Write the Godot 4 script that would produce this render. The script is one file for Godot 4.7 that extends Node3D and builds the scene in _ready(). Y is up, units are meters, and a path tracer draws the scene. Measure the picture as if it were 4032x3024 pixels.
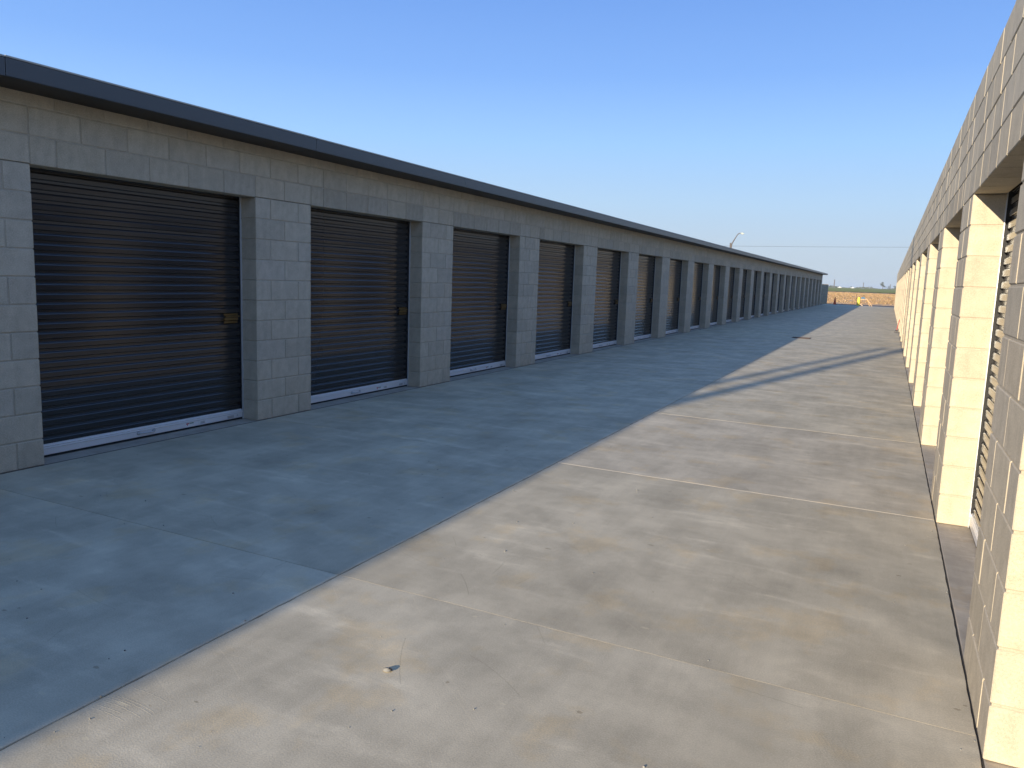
extends Node3D

# ---- measured layout (metres; y up, the drive runs towards -z) ----
const XL := -5.6965          # front face of the long building on the left
const XR := 0.4328           # front face of the long building on the right
const YR := -0.046           # its base lies a little lower
const ZL := -3.6595          # near edge of the first whole door opening on the left
const ZR := -0.7145          # same on the right (door beside the camera)
const MODULE := 3.048
const OPEN := 2.235
const BLOCK := 0.4064
const COURSE := 0.2032
const DEPTH := 0.194
const CAM := Vector3(0, 1.5432, 0)

var rng := RandomNumberGenerator.new()
var M := {}


# ------------------------------------------------------------------ mesh helper
class MB:
	var v := PackedVector3Array()
	var n := PackedVector3Array()
	var u := PackedVector2Array()
	var c := PackedColorArray()
	var ix := PackedInt32Array()
	var col := Color.WHITE

	func tri(a: Vector3, b: Vector3, d: Vector3, hint: Vector3) -> void:
		var k := v.size()
		var x := (b - a).cross(d - a)
		var f := x.dot(hint) > 0.0
		var nn := (x if f else -x).normalized()
		for p in [a, b, d]:
			v.append(p)
			n.append(nn)
			u.append(Vector2(p.x + p.y, p.z + p.y))
			c.append(col)
		ix.append_array([k, k + 2, k + 1] if f else [k, k + 1, k + 2])

	func quad(a: Vector3, b: Vector3, d: Vector3, e: Vector3, hint: Vector3) -> void:
		var k := v.size()
		var x := (b - a).cross(e - a)
		if x.length_squared() < 1e-16:
			x = (d - b).cross(e - b)
		var f := x.dot(hint) > 0.0
		var nn := (x if f else -x).normalized()
		for p in [a, b, d, e]:
			v.append(p)
			n.append(nn)
			u.append(Vector2(p.x + p.y, p.z + p.y))
			c.append(col)
		ix.append_array([k, k + 2, k + 1, k, k + 3, k + 2] if f else [k, k + 1, k + 2, k, k + 2, k + 3])

	func box(lo: Vector3, hi: Vector3, b := 0.0) -> void:
		var o := (lo + hi) / 2.0
		var h := (hi - lo) / 2.0
		b = minf(b, minf(h.x, minf(h.y, h.z)) * 0.8)
		for ax in 3:
			for s in [-1.0, 1.0]:
				var p := (ax + 1) % 3
				var q := (ax + 2) % 3
				var pts: Array[Vector3] = []
				for w in [[-1, -1], [1, -1], [1, 1], [-1, 1]]:
					var t := Vector3.ZERO
					t[ax] = s * h[ax]
					t[p] = w[0] * (h[p] - b)
					t[q] = w[1] * (h[q] - b)
					pts.append(o + t)
				var nn := Vector3.ZERO
				nn[ax] = s
				quad(pts[0], pts[1], pts[2], pts[3], nn)
		if b <= 0.0:
			return
		for ax in 3:                       # the chamfer along each edge
			var p := (ax + 1) % 3
			var q := (ax + 2) % 3
			for sp in [-1.0, 1.0]:
				for sq in [-1.0, 1.0]:
					var e: Array[Vector3] = []
					for w in [[-1, 0], [1, 0], [1, 1], [-1, 1]]:
						var t := Vector3.ZERO
						t[ax] = w[0] * (h[ax] - b)
						t[p] = sp * (h[p] - (0.0 if w[1] == 0 else b))
						t[q] = sq * (h[q] - (b if w[1] == 0 else 0.0))
						e.append(o + t)
					var nn := Vector3.ZERO
					nn[p] = sp
					nn[q] = sq
					quad(e[0], e[1], e[2], e[3], nn)
		for sx in [-1.0, 1.0]:
			for sy in [-1.0, 1.0]:
				for sz in [-1.0, 1.0]:
					var s := Vector3(sx, sy, sz)
					var k := s * (h - Vector3(b, b, b))
					tri(o + k + Vector3(sx * b, 0, 0), o + k + Vector3(0, sy * b, 0), o + k + Vector3(0, 0, sz * b), s)

	# a beam between two points, square in section
	func bar(a: Vector3, b: Vector3, w: float, t: float, side := Vector3.UP) -> void:
		var z := (b - a).normalized()
		var x := side.cross(z)
		if x.length() < 0.01:
			x = Vector3.RIGHT.cross(z)
		x = x.normalized()
		var y := z.cross(x)
		var r: Array[Vector3] = []
		for e in [a, b]:
			for s in [[-1, -1], [1, -1], [1, 1], [-1, 1]]:
				r.append(e + x * s[0] * w / 2.0 + y * s[1] * t / 2.0)
		quad(r[0], r[1], r[2], r[3], -z)
		quad(r[4], r[5], r[6], r[7], z)
		for k in 4:
			var l := (k + 1) % 4
			quad(r[k], r[l], r[l + 4], r[k + 4], (r[k] + r[l]) / 2.0 - a)

	# smooth tube along points
	func tube(pts: Array, rad: Array, seg := 10) -> void:
		var k0 := v.size()
		var cnt := pts.size()
		var x := Vector3.ZERO
		for i in cnt:
			var z: Vector3 = (pts[mini(i + 1, cnt - 1)] - pts[maxi(i - 1, 0)]).normalized()
			if x == Vector3.ZERO:
				x = (Vector3.UP if absf(z.y) < 0.9 else Vector3.RIGHT).cross(z).normalized()
			x = (x - z * x.dot(z)).normalized()
			var y := z.cross(x)
			for s in seg:
				var a := TAU * s / seg
				var d := x * cos(a) + y * sin(a)
				v.append(pts[i] + d * rad[i])
				n.append(d)
				u.append(Vector2(float(s) / seg, i))
				c.append(col)
		for i in cnt - 1:
			for s in seg:
				var a := k0 + i * seg + s
				var b := k0 + i * seg + (s + 1) % seg
				ix.append_array([a, a + seg, b, b, a + seg, b + seg])
		for e in [0, cnt - 1]:
			var z: Vector3 = pts[e] - pts[1 if e == 0 else cnt - 2]
			for s in range(1, seg - 1):
				tri(v[k0 + e * seg], v[k0 + e * seg + s], v[k0 + e * seg + s + 1], z)

	# profile of (out, y) points run along z
	func run(prof: Array, z0: float, z1: float, ends := false) -> void:
		for i in prof.size() - 1:
			var a: Vector2 = prof[i]
			var b: Vector2 = prof[i + 1]
			var t := b - a
			quad(Vector3(a.x, a.y, z0), Vector3(a.x, a.y, z1), Vector3(b.x, b.y, z1), Vector3(b.x, b.y, z0), Vector3(t.y, -t.x, 0))
		if ends:
			for z in [z0, z1]:
				for i in range(1, prof.size() - 1):
					tri(Vector3(prof[0].x, prof[0].y, z), Vector3(prof[i].x, prof[i].y, z), Vector3(prof[i + 1].x, prof[i + 1].y, z), Vector3(0, 0, signf(z - (z0 + z1) / 2.0)))

	func mesh(m: Material) -> ArrayMesh:
		var a := []
		a.resize(Mesh.ARRAY_MAX)
		a[Mesh.ARRAY_VERTEX] = v
		a[Mesh.ARRAY_NORMAL] = n
		a[Mesh.ARRAY_TEX_UV] = u
		a[Mesh.ARRAY_COLOR] = c
		a[Mesh.ARRAY_INDEX] = ix
		var r := ArrayMesh.new()
		r.add_surface_from_arrays(Mesh.PRIMITIVE_TRIANGLES, a)
		r.surface_set_material(0, m)
		return r


func put(mesh: Mesh, called: String, parent: Node, at := Vector3.ZERO) -> MeshInstance3D:
	var o := MeshInstance3D.new()
	o.name = called
	o.mesh = mesh
	parent.add_child(o, true)
	o.position = at
	return o


func base(called: String, at := Vector3.ZERO, parent: Node = self) -> Node3D:
	var o := Node3D.new()
	o.name = called
	parent.add_child(o, true)
	o.position = at
	return o


func tag(o: Node, label: String, category: String, group := "", kind := "") -> void:
	o.set_meta("label", label)
	o.set_meta("category", category)
	if group:
		o.set_meta("group", group)
	if kind:
		o.set_meta("kind", kind)


# ------------------------------------------------------------------ materials
func lin(r: float, g: float, b: float) -> Color:
	return Color(r, g, b).linear_to_srgb()


func mat(called: String, c: Color, rough := 0.8, metal := 0.0) -> StandardMaterial3D:
	var m := StandardMaterial3D.new()
	m.resource_name = called
	m.albedo_color = c
	m.roughness = rough
	m.metallic = metal
	M[called] = m
	return m


func noise(sd: int, freq: float, oct := 4, gain := 0.5) -> FastNoiseLite:
	var f := FastNoiseLite.new()
	f.seed = sd
	f.noise_type = FastNoiseLite.TYPE_SIMPLEX_SMOOTH
	f.fractal_gain = gain
	f.frequency = freq
	f.fractal_octaves = oct
	return f


func grey(sd: int, freq: float, w: int, h: int, oct := 4, to := Vector2i.ZERO, gain := 0.5) -> PackedByteArray:
	var im := noise(sd, freq, oct, gain).get_seamless_image(w, h)
	im.convert(Image.FORMAT_L8)
	if to != Vector2i.ZERO:
		im.resize(to.x, to.y, Image.INTERPOLATE_CUBIC)
	return im.get_data()


func tex(im: Image) -> ImageTexture:
	im.generate_mipmaps()
	return ImageTexture.create_from_image(im)


# cured, steel-trowelled concrete: cloudy tone, wiped streaks, dust, rust-tan stains, scratches
func concrete_textures(sd: int) -> Array:
	var W := 2048
	var cloud := grey(sd, 0.0030, W, W, 8, Vector2i.ZERO, 0.62)
	var patch := grey(sd + 1, 0.0062, W, W, 7, Vector2i.ZERO, 0.6)
	var wipe := grey(sd + 2, 0.010, 512, W, 6, Vector2i(W, W), 0.6)       # long across the drive
	var drag := grey(sd + 3, 0.016, W, 256, 6, Vector2i(W, W), 0.65)      # long down the drive
	var tan_ := grey(sd + 4, 0.0045, W, W, 7, Vector2i.ZERO, 0.6)
	var grain := grey(sd + 5, 0.45, W, W, 1)
	var ridge := grey(sd + 6, 0.22, W, 128, 2, Vector2i(W, W))
	var out := PackedByteArray()
	out.resize(W * W * 3)
	var hh := PackedByteArray()
	hh.resize(W * W)
	for i in W * W:
		var a := cloud[i] / 255.0 - 0.5
		var b := patch[i] / 255.0 - 0.5
		var w := wipe[i] / 255.0 - 0.5
		var d := drag[i] / 255.0 - 0.5
		var g := grain[i] / 255.0 - 0.5
		var t := tan_[i] / 255.0
		var f := 0.84 + 0.15 * a + 0.05 * w + 0.06 * d + 0.12 * g
		f += 0.018 * clampf(b * 8.0, -1.0, 1.0)                                # hard-edged laitance
		if w > 0.17:
			f += (w - 0.17) * 0.2
		t = clampf((t - 0.60) * 5.0, 0.0, 1.0) * (0.6 + g)
		var q := i * 3
		out[q] = int(clampf(f * (1.0 + 0.03 * t), 0.0, 1.0) * 255.0)
		out[q + 1] = int(clampf(f * (1.0 - 0.010 * t), 0.0, 1.0) * 255.0)
		out[q + 2] = int(clampf(f * (1.0 - 0.075 * t), 0.0, 1.0) * 255.0)
		hh[i] = int(clampf(grain[i] * 0.45 + ridge[i] * 0.40 + cloud[i] * 0.15, 0.0, 255.0))
	var im := Image.create_from_data(W, W, false, Image.FORMAT_RGB8, out)
	var hgt := Image.create_from_data(W, W, false, Image.FORMAT_L8, hh)
	var r := RandomNumberGenerator.new()
	r.seed = sd
	for k in 240:                                                      # scratches and dried splashes
		var p := Vector2(r.randf() * W, r.randf() * W)
		var ang := r.randfn(0.6, 0.5)
		var len := int(r.randf_range(14, 130))
		var bright := r.randf() < 0.75
		var bend := r.randf_range(-0.004, 0.004)
		var e := r.randf_range(0.08, 0.22)
		for s in len:
			p += Vector2(cos(ang), sin(ang))
			ang += bend
			var x := posmod(int(p.x), W)
			var y := posmod(int(p.y), W)
			var c := im.get_pixel(x, y)
			im.set_pixel(x, y, c.lerp(Color(0.97, 0.96, 0.93) if bright else Color(0.5, 0.49, 0.47), e + 0.1))
			hgt.set_pixel(x, y, Color(1, 1, 1) * 0.25)
	for k in 150:
		var p := Vector2(r.randf() * W, r.randf() * W)
		var rad := r.randf_range(1.0, 3.6)
		var sq := r.randf_range(1.0, 3.5)
		var dark := r.randf() < 0.3
		for y in range(-6, 7):
			for x in range(-14, 15):
				if pow(x / sq, 2) + y * y < rad * rad * r.randf_range(0.6, 1.2):
					var px := posmod(int(p.x) + x, W)
					var py := posmod(int(p.y) + y, W)
					im.set_pixel(px, py, im.get_pixel(px, py).lerp(Color(0.52, 0.5, 0.47) if dark else Color(0.96, 0.95, 0.91), 0.4))
	# arcs of the trowel: fine curved ridges
	for k in 70:
		var o := Vector2(r.randf() * W, r.randf() * W)
		var rad := r.randf_range(90, 230)
		var a0 := r.randf() * TAU
		for j in 7:
			var rr := rad + j * r.randf_range(5, 9)
			var span := r.randf_range(0.15, 0.5)
			var steps := int(span * rr)
			for s in steps:
				var a := a0 + span * s / steps
				var x := posmod(int(o.x + cos(a) * rr), W)
				var y := posmod(int(o.y + sin(a) * rr), W)
				hgt.set_pixel(x, y, Color(1, 1, 1) * 0.95)
				hgt.set_pixel(x, posmod(y + 1, W), Color(1, 1, 1) * 0.2)
	hgt.convert(Image.FORMAT_RGBA8)
	hgt.bump_map_to_normal_map(0.9)
	return [tex(im), tex(hgt)]


# concrete masonry: sand speckle and open pores
func block_textures() -> Array:
	var W := 1024
	var fine := grey(71, 0.30, W, W, 2)
	var mid := grey(72, 0.07, W, W, 3)
	var big := grey(73, 0.008, W, W, 4)
	var wash := grey(74, 0.012, W, 128, 3, Vector2i(W, W))
	var out := PackedByteArray()
	out.resize(W * W * 3)
	var hh := PackedByteArray()
	hh.resize(W * W)
	for i in W * W:
		var f := 0.86 + 0.24 * (fine[i] / 255.0 - 0.5) + 0.10 * (mid[i] / 255.0 - 0.5) + 0.08 * (big[i] / 255.0 - 0.5) + 0.05 * (wash[i] / 255.0 - 0.5)
		var pore := fine[i] < 46 and mid[i] < 120
		if pore:
			f -= 0.13
		hh[i] = int(clampf(fine[i] * 0.6 + mid[i] * 0.4 - (60 if pore else 0), 0, 255))
		var q := i * 3
		out[q] = int(clampf(f, 0, 1) * 255)
		out[q + 1] = int(clampf(f, 0, 1) * 255)
		out[q + 2] = int(clampf(f * 0.995, 0, 1) * 255)
	var im := Image.create_from_data(W, W, false, Image.FORMAT_RGB8, out)
	var nm := Image.create_from_data(W, W, false, Image.FORMAT_L8, hh)
	nm.convert(Image.FORMAT_RGBA8)
	nm.bump_map_to_normal_map(1.6)
	return [tex(im), tex(nm)]


func ramp_texture(sd: int, freq: float, size: int, cols: Array, oct := 5) -> ImageTexture:
	var g := Gradient.new()
	var off := PackedFloat32Array()
	var cc := PackedColorArray()
	for k in cols.size():
		off.append(float(k) / (cols.size() - 1))
		cc.append(cols[k])
	g.offsets = off
	g.colors = cc
	var b := grey(sd, freq, size, size, oct)
	var lut := []
	for k in 256:
		lut.append(g.sample(k / 255.0))
	var out := PackedByteArray()
	out.resize(size * size * 3)
	for i in size * size:
		var k: Color = lut[b[i]]
		out[i * 3] = int(k.r * 255)
		out[i * 3 + 1] = int(k.g * 255)
		out[i * 3 + 2] = int(k.b * 255)
	return tex(Image.create_from_data(size, size, false, Image.FORMAT_RGB8, out))


func triplanar(m: StandardMaterial3D, per_metre: float) -> void:
	m.uv1_triplanar = true
	m.uv1_world_triplanar = true
	m.uv1_scale = Vector3.ONE * per_metre
	m.uv1_triplanar_sharpness = 8.0


func make_materials() -> void:
	var ct := concrete_textures(11)
	var m := mat("concrete", lin(0.74, 0.655, 0.495), 0.82)
	m.metallic_specular = 0.3
	m.albedo_texture = ct[0]
	m.vertex_color_use_as_albedo = true
	m.normal_enabled = true
	m.normal_texture = ct[1]
	m.normal_scale = 0.26
	m = mat("sill_concrete", lin(0.56, 0.49, 0.40), 0.85)
	m.albedo_texture = ct[0]
	triplanar(m, 0.3)
	mat("joint_dust", lin(0.62, 0.57, 0.48), 0.95)
	mat("joint_gap", lin(0.055, 0.048, 0.042), 0.95)
	var bt := block_textures()
	m = mat("block", lin(0.72, 0.625, 0.48), 0.9)
	m.metallic_specular = 0.3
	m.albedo_texture = bt[0]
	m.vertex_color_use_as_albedo = true
	m.normal_enabled = true
	m.normal_texture = bt[1]
	m.normal_scale = 0.5
	triplanar(m, 1.0)
	m = mat("mortar", lin(0.62, 0.545, 0.43), 0.95)
	m.albedo_texture = bt[0]
	m.normal_enabled = true
	m.normal_texture = bt[1]
	m.normal_scale = 0.6
	triplanar(m, 1.7)
	m = mat("curtain", lin(0.024, 0.024, 0.026), 0.17)
	m.metallic_specular = 0.55
	mat("galvanised", lin(0.55, 0.57, 0.59), 0.4, 0.6)
	mat("bar_aluminium", lin(0.80, 0.81, 0.82), 0.36, 0.35)
	mat("rubber", lin(0.012, 0.012, 0.013), 0.7)
	mat("brass", lin(0.20, 0.125, 0.045), 0.45, 0.6)
	mat("sticker_white", lin(0.72, 0.72, 0.70), 0.5)
	mat("sticker_red", lin(0.45, 0.03, 0.04), 0.5)
	mat("sticker_green", lin(0.04, 0.16, 0.10), 0.5)
	mat("print_grey", lin(0.10, 0.10, 0.11), 0.6)
	m = mat("trim", lin(0.035, 0.037, 0.043), 0.40)
	m.metallic_specular = 0.6
	m = mat("soffit", lin(0.012, 0.012, 0.015), 0.5)
	m.metallic_specular = 0.4
	mat("drip_edge", lin(0.40, 0.38, 0.34), 0.6)
	mat("roof_metal", lin(0.30, 0.30, 0.30), 0.5, 0.3)
	m = mat("asphalt", Color.WHITE, 0.9)
	m.albedo_texture = ramp_texture(31, 0.15, 512, [lin(0.045, 0.040, 0.038), lin(0.075, 0.066, 0.060), lin(0.13, 0.11, 0.095)])
	triplanar(m, 0.4)
	m = mat("dry_earth", Color.WHITE, 0.98)
	m.albedo_texture = ramp_texture(41, 0.02, 1024, [lin(0.30, 0.19, 0.11), lin(0.40, 0.265, 0.155), lin(0.46, 0.315, 0.19), lin(0.52, 0.37, 0.235)])
	triplanar(m, 0.07)
	m = mat("green_crop", Color.WHITE, 0.95)
	m.albedo_texture = ramp_texture(51, 0.02, 512, [lin(0.16, 0.165, 0.022), lin(0.21, 0.215, 0.030), lin(0.25, 0.245, 0.045)])
	triplanar(m, 0.02)
	m = mat("clod", lin(0.56, 0.38, 0.225), 0.98)
	m.vertex_color_use_as_albedo = true
	mat("far_ground", lin(0.22, 0.20, 0.13), 0.98)
	mat("leaf", lin(0.045, 0.062, 0.028), 0.9)
	mat("leaf_grey", lin(0.075, 0.085, 0.050), 0.9)
	mat("bark", lin(0.11, 0.085, 0.06), 0.95)
	mat("hill", lin(0.20, 0.19, 0.17), 1.0)
	mat("yellow_paint", lin(0.80, 0.66, 0.07), 0.5)
	mat("cone_orange", lin(0.55, 0.075, 0.025), 0.55)
	mat("cone_base", lin(0.30, 0.05, 0.02), 0.6)
	mat("raw_wood", lin(0.55, 0.36, 0.19), 0.8)
	mat("pale_wood", lin(0.66, 0.48, 0.32), 0.8)
	mat("blue_paint", lin(0.035, 0.13, 0.24), 0.4)
	mat("black_steel", lin(0.015, 0.015, 0.016), 0.45)
	mat("red_paint", lin(0.48, 0.035, 0.03), 0.45)
	mat("dark_bristle", lin(0.03, 0.03, 0.032), 0.9)
	mat("rusty_iron", lin(0.075, 0.045, 0.032), 0.8)
	mat("pole_steel", lin(0.10, 0.09, 0.09), 0.5, 0.3)
	mat("lamp_head", lin(0.35, 0.40, 0.37), 0.45, 0.2)
	mat("lens_glass", lin(0.6, 0.6, 0.58), 0.2)
	mat("cable", lin(0.05, 0.055, 0.07), 0.6)
	mat("pebble", lin(0.22, 0.22, 0.22), 0.85)
	mat("car_white", lin(0.80, 0.80, 0.78), 0.35)
	mat("car_glass", lin(0.03, 0.035, 0.04), 0.1)


# ------------------------------------------------------------------ sky
func sky_panorama() -> ImageTexture:
	var stops := [
		[-90.0, Color(0.30, 0.27, 0.22)], [-0.5, Color(0.52, 0.55, 0.56)], [0.0, Color(0.500, 0.575, 0.640)], [2.5, Color(0.490, 0.600, 0.710)], [5.5, Color(0.435, 0.620, 0.830)],
		[9.5, Color(0.330, 0.570, 0.930)], [14.0, Color(0.222, 0.432, 0.880)], [20.0, Color(0.155, 0.330, 0.770)], [35.0, Color(0.150, 0.315, 0.700)], [60.0, Color(0.150, 0.305, 0.660)], [90.0, Color(0.150, 0.300, 0.640)]]
	var H := 1024
	var im := Image.create(8, H, false, Image.FORMAT_RGBF)
	for y in H:
		var el := 90.0 - 180.0 * (y + 0.5) / H
		var c: Color = stops[0][1]
		for k in stops.size() - 1:
			if el >= stops[k][0] and el <= stops[k + 1][0]:
				c = stops[k][1].lerp(stops[k + 1][1], (el - stops[k][0]) / (stops[k + 1][0] - stops[k][0]))
		for x in 8:
			im.set_pixel(x, y, c)
	return ImageTexture.create_from_image(im)


# ------------------------------------------------------------------ masonry
var tones := [Color(0.93, 0.93, 0.94), Color(1, 1, 1), Color(0.97, 0.98, 1.0), Color(1.04, 1.03, 1.01), Color(0.90, 0.905, 0.91), Color(1.07, 1.06, 1.05), Color(0.985, 0.97, 0.955)]


# every block of one long wall: [s0, s1, y0, y1], s running away from the camera
func lay_blocks(m0: int, m1: int, courses: int) -> Array:
	var out := []
	var j := 0.005
	var piers := [m0 * MODULE - (MODULE - OPEN)]
	for m in range(m0, m1 + 1):
		piers.append(m * MODULE + OPEN)
	for p in piers:
		for r in 11:
			var cut := [0.0, 0.5, 1.5, 2.0] if r % 2 == 0 else [0.0, 1.0, 2.0]
			for k in cut.size() - 1:
				out.append([p + cut[k] * BLOCK + (j if k > 0 else 0.0), p + cut[k + 1] * BLOCK - (j if k < cut.size() - 2 else 0.0), (r * COURSE + j) if r > 0 else 0.0, (r + 1) * COURSE - j])
	var a: float = piers[0]
	var z: float = piers[-1] + 2 * BLOCK
	var y := 11 * COURSE
	for p in piers:                                    # lintel course
		for k in 2:
			out.append([p + k * BLOCK + j, p + (k + 1) * BLOCK - j, y + j, y + COURSE - j])
	for m in range(m0, m1 + 1):
		var s := m * MODULE
		var cut := [0.0, 0.5, 1.5, 2.5, 3.5, 4.5, 5.5]
		for k in 6:
			out.append([s + cut[k] * BLOCK + j, s + cut[k + 1] * BLOCK - j, y, y + COURSE - j, 0.9])
	for r in range(12, courses):
		var s := a
		var first := BLOCK if r % 2 == 0 else BLOCK / 2.0
		while s < z - 0.02:
			var e := minf(s + first, z)
			out.append([s + j, e - j, r * COURSE + j, (r + 1) * COURSE - j])
			s = e
			first = BLOCK
	return out


# which blocks show largest from where the picture was taken
func share_of_view(p: Vector3, cam: Camera3D) -> float:
	var q: Vector3 = cam.global_transform.affine_inverse() * p
	if q.z > -0.3 or absf(q.x / q.z) > 0.72 or absf(q.y / q.z) > 0.56:
		return 0.0
	return absf(p.x - CAM.x) / pow(p.distance_to(CAM), 3)


func build_wall(b: Node3D, side: float, m0: int, m1: int, courses: int, cam: Camera3D) -> void:
	var list := lay_blocks(m0, m1, courses)
	var rows := []
	for k in list.size():
		var e: Array = list[k]
		var p := b.position + Vector3(0, (e[2] + e[3]) / 2.0, -(e[0] + e[1]) / 2.0)
		rows.append([share_of_view(p, cam), k])
	rows.sort_custom(func(x, y): return x[0] > y[0] or (x[0] == y[0] and x[1] < y[1]))
	var cache := {}
	var rest := MB.new()
	for i in rows.size():
		var e: Array = list[rows[i][1]]
		var w: float = e[1] - e[0]
		var h: float = e[3] - e[2]
		var tone := rng.randi() % tones.size()
		var lo := Vector3(-DEPTH if side > 0 else 0.0, 0, -w / 2.0)
		var hi := Vector3(0.0 if side > 0 else DEPTH, h, w / 2.0)
		var out := rng.randf_range(-0.0012, 0.0012)
		var at := Vector3(out, e[2], -(e[0] + e[1]) / 2.0)
		if i < 298 and rows[i][0] > 0.0:
			var key := "%.3f_%.3f_%d_%d" % [w, h, tone, e.size()]
			if not cache.has(key):
				var mb := MB.new()
				mb.col = tones[tone] * (0.9 if e.size() > 4 else 1.0)
				mb.box(lo, hi, 0.004)
				cache[key] = mb.mesh(M.block)
			put(cache[key], "block", b, at)
		else:
			rest.col = tones[tone] * (0.9 if e.size() > 4 else 1.0)
			rest.box(lo + at, hi + at, 0.004)
	var o := put(rest.mesh(M.block), "block_wall", b)
	o.set_meta("kind", "stuff")
	var core := MB.new()
	var inn := 0.0058
	var x0 := (-DEPTH + 0.002) if side > 0 else inn
	var x1 := -inn if side > 0 else DEPTH - 0.002
	var s_first := m0 * MODULE - (MODULE - OPEN)
	var s_last := m1 * MODULE + MODULE
	for m in range(m0 - 1, m1 + 1):
		var s := m * MODULE + OPEN
		core.box(Vector3(x0, 0.0, -(s + 0.813 - inn)), Vector3(x1, 11 * COURSE, -(s + inn)))
	core.box(Vector3(x0, 11 * COURSE + inn, -(s_last - inn)), Vector3(x1, courses * COURSE - inn, -(s_first + inn)))
	put(core.mesh(M.mortar), "mortar", b)


# ------------------------------------------------------------------ roll-up doors
var door_meshes := {}
const PITCH := 0.0762
const HALF := OPEN / 2.0


func slat_profile(y: float) -> Array:
	return [Vector2(0, y), Vector2(0.0006, y + 0.034), Vector2(-0.0008, y + 0.037), Vector2(-0.0036, y + 0.0425), Vector2(-0.0062, y + 0.0445), Vector2(-0.0135, y + 0.0462), Vector2(-0.015, y + 0.049), Vector2(-0.015, y + 0.069), Vector2(-0.0125, y + 0.0725), Vector2(-0.002, y + 0.0735), Vector2(0, y + PITCH)]


func make_door_meshes() -> void:
	var mb := MB.new()
	mb.run(slat_profile(0), -HALF - 0.02, HALF + 0.02)
	door_meshes.slat = mb.mesh(M.curtain)
	mb = MB.new()
	for k in 29:
		mb.run(slat_profile(0.103 + k * PITCH), -HALF - 0.02, HALF + 0.02)
	door_meshes.curtain = mb.mesh(M.curtain)
	mb = MB.new()                                   # extruded bar with two fluted ridges
	mb.run([Vector2(-0.022, 0.020), Vector2(0.010, 0.020), Vector2(0.012, 0.022), Vector2(0.012, 0.070), Vector2(0.017, 0.073), Vector2(0.017, 0.077), Vector2(0.010, 0.081), Vector2(0.010, 0.086), Vector2(0.016, 0.090), Vector2(0.016, 0.094), Vector2(0.008, 0.098), Vector2(0.008, 0.106), Vector2(-0.010, 0.108)], -HALF + 0.016, HALF - 0.016, true)
	door_meshes.bar = mb.mesh(M.bar_aluminium)
	mb = MB.new()
	mb.box(Vector3(-0.02, 0.002, -HALF + 0.018), Vector3(0.008, 0.0205, HALF - 0.018), 0.003)
	door_meshes.seal = mb.mesh(M.rubber)
	mb = MB.new()                                   # steel guide: a lip turned into the opening
	mb.box(Vector3(-0.001, 0.0, -0.011), Vector3(0.0045, 2.26, 0.0015), 0.001)
	mb.box(Vector3(-0.001, 0.0, -0.020), Vector3(0.0015, 2.26, -0.011))
	door_meshes.guide = mb.mesh(M.galvanised)
	mb = MB.new()                                   # dark wear strip that the curtain slides in
	mb.box(Vector3(-0.040, 0.0, -0.024), Vector3(-0.0015, 2.26, 0.0012), 0.001)
	door_meshes.liner = mb.mesh(M.rubber)
	mb = MB.new()
	for s in [-1.0, 1.0]:
		mb.tube([Vector3(0.012, 0.055, s * 0.08), Vector3(0.0165, 0.055, s * 0.08)], [0.019, 0.015], 12)
	mb.tube([Vector3(0.014, 0.055, -0.08), Vector3(0.034, 0.055, -0.066), Vector3(0.043, 0.054, -0.045), Vector3(0.044, 0.054, 0.0), Vector3(0.043, 0.054, 0.045), Vector3(0.034, 0.055, 0.066), Vector3(0.014, 0.055, 0.08)], [0.008, 0.008, 0.007, 0.007, 0.007, 0.008, 0.008], 8)
	door_meshes.handle = mb.mesh(M.galvanised)
	mb = MB.new()                                   # slide-bolt latch: two rails, bolt, cover, keeper
	mb.box(Vector3(0.0, 0.990, -0.09), Vector3(0.010, 1.012, 0.085), 0.002)
	mb.box(Vector3(0.0, 1.018, -0.085), Vector3(0.020, 1.048, 0.075), 0.003)
	mb.box(Vector3(0.006, 1.022, 0.060), Vector3(0.026, 1.044, 0.098), 0.003)
	mb.box(Vector3(0.0, 1.052, -0.112), Vector3(0.017, 1.064, 0.070), 0.002)
	mb.box(Vector3(0.0, 1.066, -0.094), Vector3(0.010, 1.086, 0.085), 0.002)
	for z in [-0.07, 0.065]:
		for y in [1.001, 1.076]:
			mb.tube([Vector3(0.009, y, z), Vector3(0.014, y, z)], [0.006, 0.004], 8)
	door_meshes.latch = mb.mesh(M.brass)
	mb = MB.new()
	mb.box(Vector3(0.012, 0.030, -0.045), Vector3(0.0124, 0.062, 0.045))
	door_meshes.sticker = mb.mesh(M.sticker_white)
	mb = MB.new()
	mb.box(Vector3(0.0124, 0.050, 0.008), Vector3(0.0127, 0.060, 0.044))
	mb.box(Vector3(0.0124, 0.036, 0.026), Vector3(0.0127, 0.050, 0.034))
	door_meshes.red = mb.mesh(M.sticker_red)
	mb = MB.new()
	mb.box(Vector3(0.0124, 0.052, -0.043), Vector3(0.0127, 0.060, 0.004))
	door_meshes.green = mb.mesh(M.sticker_green)
	mb = MB.new()
	for k in 4:
		mb.box(Vector3(0.0124, 0.034 + k * 0.006, -0.035), Vector3(0.0127, 0.0362 + k * 0.006, 0.02 - 0.008 * (k % 2)))
	door_meshes.lines = mb.mesh(M.print_grey)
	mb = MB.new()
	mb.box(Vector3(0.012, 0.030, -0.05), Vector3(0.018, 0.058, 0.03), 0.002)
	mb.tube([Vector3(0.012, 0.05, -0.10), Vector3(0.018, 0.05, -0.10)], [0.007, 0.006], 8)
	door_meshes.clip = mb.mesh(M.galvanised)


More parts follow.
